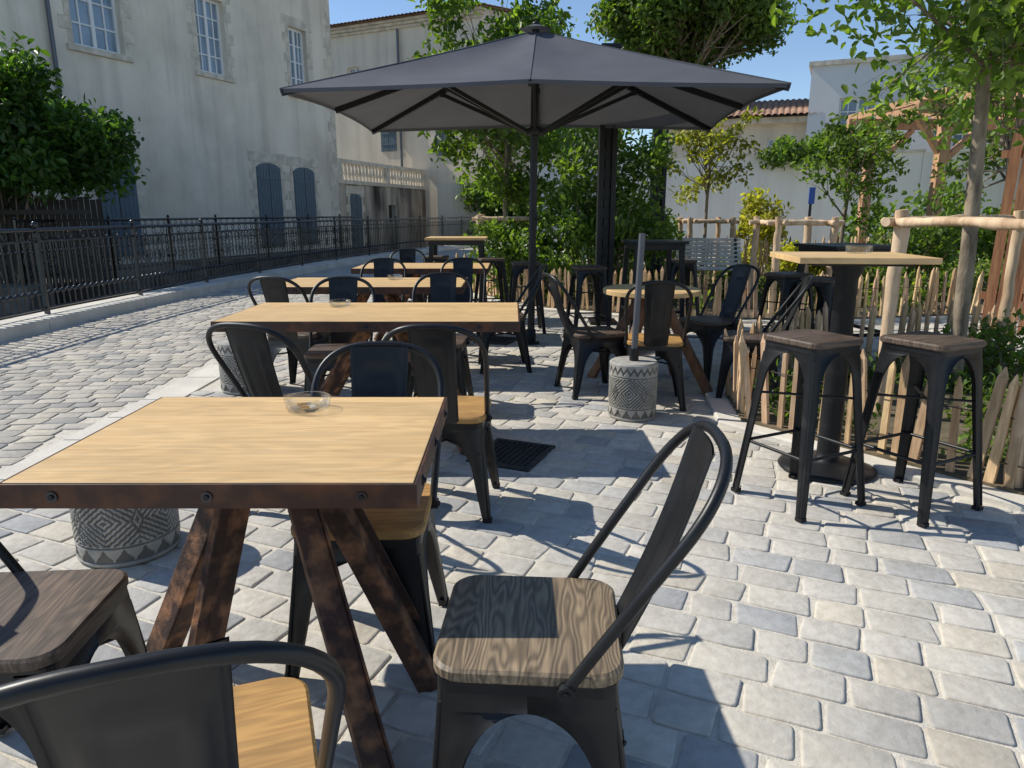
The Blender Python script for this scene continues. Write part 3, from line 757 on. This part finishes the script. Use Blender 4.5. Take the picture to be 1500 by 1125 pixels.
def high_table(x,y,z,w,d,top,rz=0,black=False):
    e=empty('high_bar_table',(x,y,0),rz); mb=MB()
    mb.box((0,0,z-.014),(w,d,.028)); mb.obj('table_top',[top],e,bevel=.003)
    mb=MB()
    if black:
        mb.box((0,0,z-.06),(w*.9,d*.9,.06))
        for sx in(-1,1):
            for sy in(-1,1): mb.beam((sx*w*.4,sy*d*.4,z-.05),(sx*w*.46,sy*d*.46,0),.05,.05)
        for sx in(-1,1): mb.beam((sx*w*.45,-d*.45,.25),(sx*w*.45,d*.45,.25),.03,.03)
        mb.beam((-w*.45,-d*.45,.25),(w*.45,-d*.45,.25),.03,.03)
    else:
        mb.lathe([(0,0),(.235,0),(.24,.008),(.22,.022),(.12,.038),(.06,.05),(.055,.10),(.052,z-.12),(.075,z-.07),(.075,z-.03),(0,z-.03)],(0,0,.004),n=32)
        mb.box((0,0,z-.036),(w*.72,d*.72,.014))
    mb.obj('pedestal',['metal_w' if not black else 'metal'],e,bevel=.002 if black else 0)
high_table(1.64,3.50,1.10,.62,.52,'oak',R(-5)); ashtray(1.74,3.62,1.10)
high_table(3.0,6.45,1.02,.66,.66,'metal',R(10),True)
high_table(1.55,7.9,1.0,.6,.6,'metal',R(4),True)
high_table(-.68,9.0,1.0,.74,.6,'oak',R(0),True)

def tri(x): return abs((x%1)-.5)*2
def umbrella_base(x,y,r,h,pole=None,rz=0):
    e=empty('carved_umbrella_base' if pole is None else 'umbrella_base_with_pole',(x,y,.003),rz)
    nth,nz=240,70; V=[];C=[];F=[]
    for j in range(nz+1):
        v=j/nz
        for i in range(nth):
            u=i/nth; g=0
            if v<.05 or v>.96: g=0
            elif v<.20: g=1 if (v-.06)/.13<tri(u*16) else 0
            elif v<.235 or .74<v<.775: g=1 if (v<.222 and v>.21) or (v>.75 and v<.762) else 0
            elif v<.74:
                vv=(v-.235)/.505; k=tri(u*5)+tri(vv*1.0)*1.0; g=1 if (k*4.2)%1<.42 else 0
                k2=tri(u*5+.5)*1.5+abs(vv-.5)*1.1
                if k2<.33: g=1 if k2>.2 or k2<.09 else 0
            else:
                vv=(v-.775)/.185; q=tri(u*22)*.55; g=1 if abs(vv-.22-q)<.14 else 0
            rr=r-.006*g; 
            if v<.03: rr-=.008*(1-v/.03)
            if v>.97: rr-=.010*((v-.97)/.03)
            th=2*math.pi*u; V.append((rr*math.cos(th),rr*math.sin(th),h*v)); q=.42 if g else 1.05; C.append((q,q*.99,q*.97,1))
    for j in range(nz):
        for i in range(nth): F.append((j*nth+i,j*nth+(i+1)%nth,(j+1)*nth+(i+1)%nth,(j+1)*nth+i))
    mb=MB(); mb.add(V,F,0,False)
    mb.add(V[-nth:],[tuple(range(nth))],0); C+=C[-nth:]
    mb.obj('carved_cylinder',['carved'],e,col=C)
    if pole:
        mb=MB(); mb.tube([(0,0,h-.02),(0,0,h+.08)],.030,0,12); mb.tube([(0,0,h+.05),(pole[0],pole[1],pole[2])],.021,1,12); mb.obj('pole',['alu','greypole'],e)
umbrella_base(.785,4.48,.155,.37,(.02,0,1.17)); umbrella_base(-1.52,2.6,.185,.37,rz=.4); umbrella_base(-1.99,5.2,.19,.38,rz=1.0)

# ------------------------------------------------------------------ big umbrella
def big_umbrella():
    e=empty('market_umbrella',(.22,7.1,0),R(-3.5)); hw,hd=1.92,1.40; zr,zt=2.22,2.93
    per=[(hw,-hd),(hw,0),(hw,hd),(0,hd),(-hw,hd),(-hw,0),(-hw,-hd),(0,-hd)]
    NS,NR=8,12; ring=[]
    for k in range(8):
        a=per[k];b=per[(k+1)%8]
        for s in range(NS): t=s/NS; ring.append((a[0]+(b[0]-a[0])*t,a[1]+(b[1]-a[1])*t,t,k))
    n=len(ring); V=[];F=[]
    for j in range(NR+1):
        q=.035+.965*j/NR
        for (x,y,t,k) in ring:
            edge=math.sin(math.pi*t)
            sc=1-.018*edge*q
            z=zt-(zt-zr)*(q**.93)-.045*edge*math.sin(math.pi*min(q,.98))
            m=(1-t) if k%2==1 else t
            z+=.05*m*q
            V.append((x*q*sc,y*q*sc,z))
    for j in range(NR):
        for i in range(n): F.append((j*n+i,j*n+(i+1)%n,(j+1)*n+(i+1)%n,(j+1)*n+i))
    o=len(V)
    for i in range(n): x,y,z=V[NR*n+i]; V.append((x*.998,y*.998,z-.03))
    for i in range(n): F.append((NR*n+i,NR*n+(i+1)%n,o+(i+1)%n,o+i))
    mb=MB(); mb.add(V,F,0,True)
    ob=mb.obj('canopy',['fabric'],e)
    if hasattr(ob.data,'set_sharp_from_angle'): ob.data.set_sharp_from_angle(angle=R(9))
    mb=MB()
    V=[];F=[]
    rr=[(hw*.075*math.cos(a),hd*.10*math.sin(a)) for a in np.linspace(0,2*math.pi,17)[:-1]]
    for q,z in((.1,zt+.045),(1,zt+.0)):
        for x,y in rr: V.append((x*q,y*q,z))
    for i in range(16): F.append((i,(i+1)%16,16+(i+1)%16,16+i))
    mb.add(V,F,0,True); mb.obj('vent_cap',['fabric'],e)
    mb=MB(); 
    for k in range(0,8):
        x,y=per[k]
        pts=[]
        for q in np.linspace(.05,1,8):
            pts.append((x*q,y*q,zt-(zt-zr)*(q**.93)+(.05*q if k%2 else 0)+.002))
        mb.tube(pts,.004,0,4)
    mb.obj('seams',['fabric'],e)
    mb=MB(); mb.tube([(-.03,.02,0),(0,0,2.93)],.036,0,16); mb.lathe([(0,0),(.09,0),(.09,.015),(.05,.02),(.05,.14),(.036,.15)],(-.03,.02,.004),16)
    mb.lathe([(0,.0),(.035,0),(.035,.02),(.015,.035),(0,.045)],(0,0,zt+.035),12)
    mb.obj('pole',['alu'],e)
    mb=MB(); mb.box((0,-.04,1.24),(.06,.08,.13)); mb.tube([(0,-.08,1.24),(.0,-.12,1.24),(.07,-.12,1.24)],.008,0,8)
    mb.lathe([(.04,0),(.08,.01),(.08,.07),(.04,.09)],(0,0,2.0),16); mb.lathe([(.04,0),(.09,.01),(.09,.07),(.04,.09)],(0,0,zt-.13),16)
    for i,(x,y) in enumerate(per):
        zc=zr if i%2==0 else zr+.05
        a=Vector((x*.03,y*.03,zt-.09)); b=Vector((x*.995,y*.995,zc-.028)); mb.beam(a,b,.03,.05)
        m=a.lerp(b,.5)+Vector((0,0,-.03)); mb.beam((x*.04,y*.04,2.04),m,.026,.035); mb.box(tuple(m),(.05,.05,.05))
    mb.obj('ribs_and_struts',['alu'],e,bevel=.002)
big_umbrella()

for x,y,w in((1.09,8.5,.2),(2.3,11.6,.22)):
    e=empty('steel_lamp_post',(x,y,0)); mb=MB(); H=3.05
    for s in(-1,1): mb.box((s*w*.36,0,H/2),(w*.28,w*.8,H))
    mb.box((0,0,H/2),(w*.44,w*.3,H-.1)); mb.box((0,0,.02),(w*1.6,w*1.6,.04)); mb.box((0,0,H+.02),(w*1.1,w,.05))
    z=.3
    while z<H-.2: mb.box((0,-w*.17,z),(w*.3,.04,.10)); z+=.22
    mb.obj('post',['alu'],e,bevel=.004)

# ------------------------------------------------------------------ beds, fences, plants
def paling(name,pts,sp=.085,h=.55,lean=.05,wd=(.024,.044)):
    mb=MB(); C=[]
    for (x0,y0),(x1,y1) in zip(pts,pts[1:]):
        d=Vector((x1-x0,y1-y0,0)); L_=d.length; d.normalize(); n=int(L_/sp)
        for i in range(n):
            p=Vector((x0,y0,0))+d*(i+.5)*L_/n+Vector((random.uniform(-.012,.012),random.uniform(-.015,.015),0)); hh=h*random.uniform(.86,1.10)
            t=p+Vector((random.uniform(-lean,lean),random.uniform(-lean,lean),hh)); w=random.uniform(*wd)
            k0=len(mb.v); mb.beam(p,t,w,w*.7,up=(-d.y,d.x,0),w2=w*.8); mb.beam(t,t+(t-p).normalized()*.05,w*.8,w*.6,up=(-d.y,d.x,0),w2=.005,d2=.006)
            b=random.uniform(.65,1.3); C+=[(b,b*random.uniform(.92,1.02),b*random.uniform(.8,1),1)]*(len(mb.v)-k0)
        for z in(h*.3,h*.72):
            k0=len(mb.v); mb.tube([Vector((x0,y0,z)),Vector((x1,y1,z))],.003,0,4); C+=[(.15,.15,.15,1)]*(len(mb.v)-k0)
    mb.obj(name,['paling'],col=C)
def grow(poly,k):
    cx=sum(p[0] for p in poly)/len(poly); cy=sum(p[1] for p in poly)/len(poly); out=[]
    for x,y in poly:
        d=Vector((x-cx,y-cy)); d=d*(1+k/d.length); out.append((cx+d.x,cy+d.y))
    return out
bedA=[(1.46,4.25),(2.36,3.08),(3.4,2.5),(4.8,2.7),(5.0,5.0),(4.2,5.9),(2.3,5.5),(1.55,4.9)]
bedB=[(.45,9.7),(2.0,8.75),(3.6,8.5),(5.3,8.9),(9,9.5),(12,15),(4,15.8),(0,15.8),(-.9,12)]
for i,b in enumerate((bedA,bedB)):
    e=empty('planting_bed'); mb=MB(); mb.prism(grow(b,.17),-.02,.035); mb.obj('kerb',['kerb'],e,bevel=.01)
    mb=MB(); mb.prism(grow(b,.03),.0,.05); mb.obj('soil',['soil'],e)
paling('paling_fence',bedA[7:]+bedA[:7]+[bedA[7]],h=.52,wd=(.026,.05))
paling('paling_fence',[bedB[8]]+bedB[:6],h=.55,wd=(.03,.05))
paling('paling_fence',[(1.6,13.2),(5,12.4),(7.5,13.5)],h=.8,wd=(.03,.055))
def inpoly(x,y,p):
    c=False; j=len(p)-1
    for i in range(len(p)):
        if (p[i][1]>y)!=(p[j][1]>y) and x<(p[j][0]-p[i][0])*(y-p[i][1])/(p[j][1]-p[i][1])+p[i][0]: c=not c
        j=i
    return c
def cover(name,poly,n,h,size,c1,c2,k=60,cr=.2):
    xs=[p[0] for p in poly]; ys=[p[1] for p in poly]; cl=[]
    pl=grow(poly,-.18)
    while len(cl)<k:
        x,y=random.uniform(min(xs),max(xs)),random.uniform(min(ys),max(ys))
        if inpoly(x,y,pl): cl.append((np.array((x,y,random.uniform(.05,h))),cr*random.uniform(.5,1.4),random.uniform(.6,1.4)))
    P,C=cloud(cl,n,c1,c2,.9); ok=P[:,2]>.05; leaf_mesh(name,P[ok],size,C[ok],up=.8)
cover('ground_cover_plants',bedA,6500,.18,.05,G1,(.17,.23,.06),64,.17)
cover('ground_cover_plants',bedB,13000,.30,.09,G1,(.18,.22,.06),90,.28)

def guard(name,pts,z=1.25,r=.045,rails=((0,1),(1,2),(2,3),(3,0)),rr=None):
    mb=MB(); rr=rr or r*.75
    def wob(a,b,r):
        a=Vector(a);b=Vector(b); n=10; pts=[]; 
        for i in range(n+1):
            p=a.lerp(b,i/n)+Vector((random.uniform(-1,1),random.uniform(-1,1),random.uniform(-1,1)))*.008
            pts.append(p)
        mb.tube(pts,r,0,10,radii=[r*random.uniform(.88,1.14) for _ in pts])
    for x,y in pts: wob((x,y,0),(x+random.uniform(-.02,.02),y,z+.07),r)
    for a,b in rails:
        p=Vector((*pts[a],z));q=Vector((*pts[b],z)); d=(q-p).normalized()*.12; o=Vector((-d.y,d.x,0)).normalized()*r*1.1
        wob(p-d+o,q+d+o,rr)
    mb.obj(name,['stake'])
guard('timber_tree_guard',[(2.36,3.14),(2.33,4.35),(3.9,5.6),(4.0,3.3)],z=1.25,r=.040,rr=.028)
guard('timber_tree_guard',[(3.3,9.0),(4.0,9.0),(4.0,9.8),(3.3,9.8)],z=1.17)
guard('timber_tree_guard',[(-.5,11.3),(.35,11.3),(.35,12.1),(-.5,12.1)],z=1.2)
guard('timber_tree_guard',[(3.0,12.2),(3.7,12.2),(3.7,13),(3.0,13)],z=1.15)

tree('street_tree',(3.2,5.0,0),2.15,(3.35,4.9,3.1),(1.8,1.6,1.25),84,.30,9500,.088,G1,(.17,.24,.05),tr=.050,lean=(-.10,0),bias=.42,limb=.3)
tree('young_tree',(-.1,11.7,0),1.7,(-.2,11.7,3.15),(1.2,1.1,1.9),50,.36,8500,.12,G1,(.17,.24,.05),tr=.045)
tree('small_yellow_tree',(3.35,12.6,0),1.5,(3.3,12.6,2.4),(.8,.7,.9),30,.20,1500,.10,(.18,.19,.04),YG,tr=.03)
tree('young_maple_tree',(5.1,11.2,0),1.2,(5.2,11.2,2.2),(.75,.7,1.1),26,.24,1800,.10,(.08,.13,.035),G2,tr=.035)
tree('plane_tree',(7.5,33,0),6.5,(7.5,33,9.5),(3.9,3.0,2.2),120,.80,28000,.26,(.055,.10,.022),(.14,.20,.045),tr=.28)
tree('slim_tree',(6.6,9.8,0),1.6,(6.4,9.8,2.9),(1.3,1.0,1.6),40,.26,2600,.10,G1,G2,tr=.045)
tree('back_tree',(15,20,0),2.5,(15,20,4.6),(3.2,2.5,2.4),50,.75,9000,.22,G1,G2,tr=.12)
tree('back_tree',(20,24,0),2.5,(20.5,24,5),(4,2.5,3.0),50,.9,9000,.28,G1,G2,tr=.12)
bush('tall_shrub',(1.25,10.6,1.3),(1.05,.7,1.3),44,.27,6500,.10,G1,(.17,.23,.05))
bush('tall_shrub',(2.0,12.4,.9),(.8,.7,.8),24,.25,2400,.10,G1,G2)
bush('tall_shrub',(.1,10.7,.7),(.7,.5,.6),24,.22,2400,.09,G1,G2)
bush('yellow_shrub',(4.5,13.4,.9),(.55,.5,.8),28,.2,2200,.10,(.20,.20,.04),(.40,.36,.07))
bush('yellow_shrub',(4.7,11.6,.45),(.5,.4,.4),20,.18,1800,.09,(.26,.26,.04),(.45,.40,.07))
bush('airy_shrub',(6.0,10.6,.7),(.8,.6,.6),22,.22,1600,.09,G1,G2)
bush('airy_shrub',(3.6,5.3,.30),(.45,.3,.22),16,.12,900,.05,G1,G2)
bush('airy_shrub',(5.0,9.7,.5),(.5,.4,.4),16,.18,1200,.08,G1,(.19,.22,.07))
bush('wall_ivy',(9.6,22.6,3.1),(2.4,.5,.35),36,.35,4000,.18,G1,G2,stems=False)
bush('wall_ivy',(-.2,33,1.6),(2.0,.6,1.7),36,.6,5000,.24,G1,G2,stems=False)
bush('background_shrubs',(14,17.5,.9),(6,.8,.9),50,.6,7000,.2,G1,G2,stems=False)

# timber pergola and screen
e=empty('timber_pergola'); mb=MB(); C=[]
def cb(a,b,w,d,up=(0,1,0),k=1.0):
    k0=len(mb.v); mb.beam(a,b,w,d,up=up); C.extend([(k,k,k,1)]*(len(mb.v)-k0))
sd=Vector((.80,-.60,0)).normalized(); sn=Vector((-.6,-.8,0)).normalized(); s0=Vector((5.28,7.85,0))
for i in range(24):
    q=s0+sd*i*.115+sn*.03*(i%2); cb(q+Vector((0,0,.02)),q+Vector((.04,0,2.15)),.098,.03,tuple(sn),random.uniform(.65,1.3))
for z in(.4,1.2,1.9): cb(s0-sn*.05-sd*.1+Vector((0,0,z)),s0-sn*.05+sd*2.8+Vector((0,0,z)),.04,.08,(0,0,1),.8)
mb.obj('slatted_screen',['redwood'],e,col=C)
mb=MB(); C=[]
for x,y in((6.35,11.0),(9.4,11.0),(6.35,13.2),(9.4,13.2)): cb((x,y,0),(x,y,2.75),.15,.15,(0,1,0),1.1)
for y in(11.0,13.2): cb((5.9,y,2.8),(9.9,y,2.8),.10,.18,(0,0,1),1.1); cb((6.35,y,2.0),(7.05,y,2.70),.08,.11,(0,1,0),1.1); cb((6.35,y,2.1),(5.9,y,2.70),.08,.11,(0,1,0),1.1)
for i in range(8): cb((6.1+i*.5,10.6,2.94),(6.1+i*.5,13.6,2.94),.06,.12,(0,0,1),1.0)
mb.obj('frame',['larch'],e,col=C,bevel=.006)
e=empty('slatted_park_bench',(3.05,11.0,.05),R(-6)); mb=MB()
for i in range(8):
    t=i/7; mb.box((0,-.30+.07*i,.42-.02*math.sin(t*3)),(1.0,.055,.025))
for i in range(7): mb.box((0,.24+.035*i,.47+.06*i),(1.0,.025,.05))
mb.obj('slats',['slats'],e,bevel=.004)
mb=MB()
for s in(-.42,.42):
    mb.beam((s,-.28,0),(s,-.28,.41),.05,.05); mb.beam((s,.22,0),(s,.22,.41),.05,.05); mb.beam((s,.22,.41),(s,.46,.86),.04,.03); mb.beam((s,-.3,.39),(s,.24,.39),.04,.04)
mb.obj('frame',['alu'],e)
e=empty('blue_street_sign',(5.95,14.6,0)); mb=MB(); mb.tube([(0,0,0),(0,0,1.7)],.03,0,8); mb.obj('sign_pole',['alu'],e)
mb=MB(); mb.box((0,-.03,1.62),(.12,.02,.32)); mb.obj('sign_plate',['blue'],e,bevel=.004)

# ------------------------------------------------------------------ light, sky, camera
SD=Vector((1.02,-.38,-1))
az=math.atan2(-SD.x,-SD.y); el=math.atan2(-SD.z,math.hypot(SD.x,SD.y))
w=bpy.data.worlds.new('World'); scene.world=w; w.use_nodes=True; nt=w.node_tree
sk=nt.nodes.new('ShaderNodeTexSky'); sk.sky_type='NISHITA'; sk.sun_disc=False; sk.sun_elevation=el; sk.sun_rotation=az%(2*math.pi)
sk.air_density=.9; sk.dust_density=0.0; sk.ozone_density=2.6; sk.altitude=400
bg=nt.nodes['Background']; nt.links.new(sk.outputs[0],bg.inputs[0]); bg.inputs[1].default_value=.15
sl=bpy.data.lights.new('sun','SUN'); sl.energy=5.0; sl.angle=R(.5); sl.color=(1,.95,.85)
so=bpy.data.objects.new('sun',sl); scene.collection.objects.link(so); so.rotation_euler=SD.to_track_quat('-Z','Y').to_euler(); so.location=(-10,4,12)
cd=bpy.data.cameras.new('camera'); cd.sensor_width=36; cd.lens=36*1040/1500; cd.clip_start=.05; cd.clip_end=2000
co=bpy.data.objects.new('camera',cd); scene.collection.objects.link(co); co.location=(0,0,1.3); co.rotation_euler=(R(90-13.6),0,0); scene.camera=co
scene.view_settings.view_transform='Standard'; scene.view_settings.look='None'; scene.view_settings.exposure=0
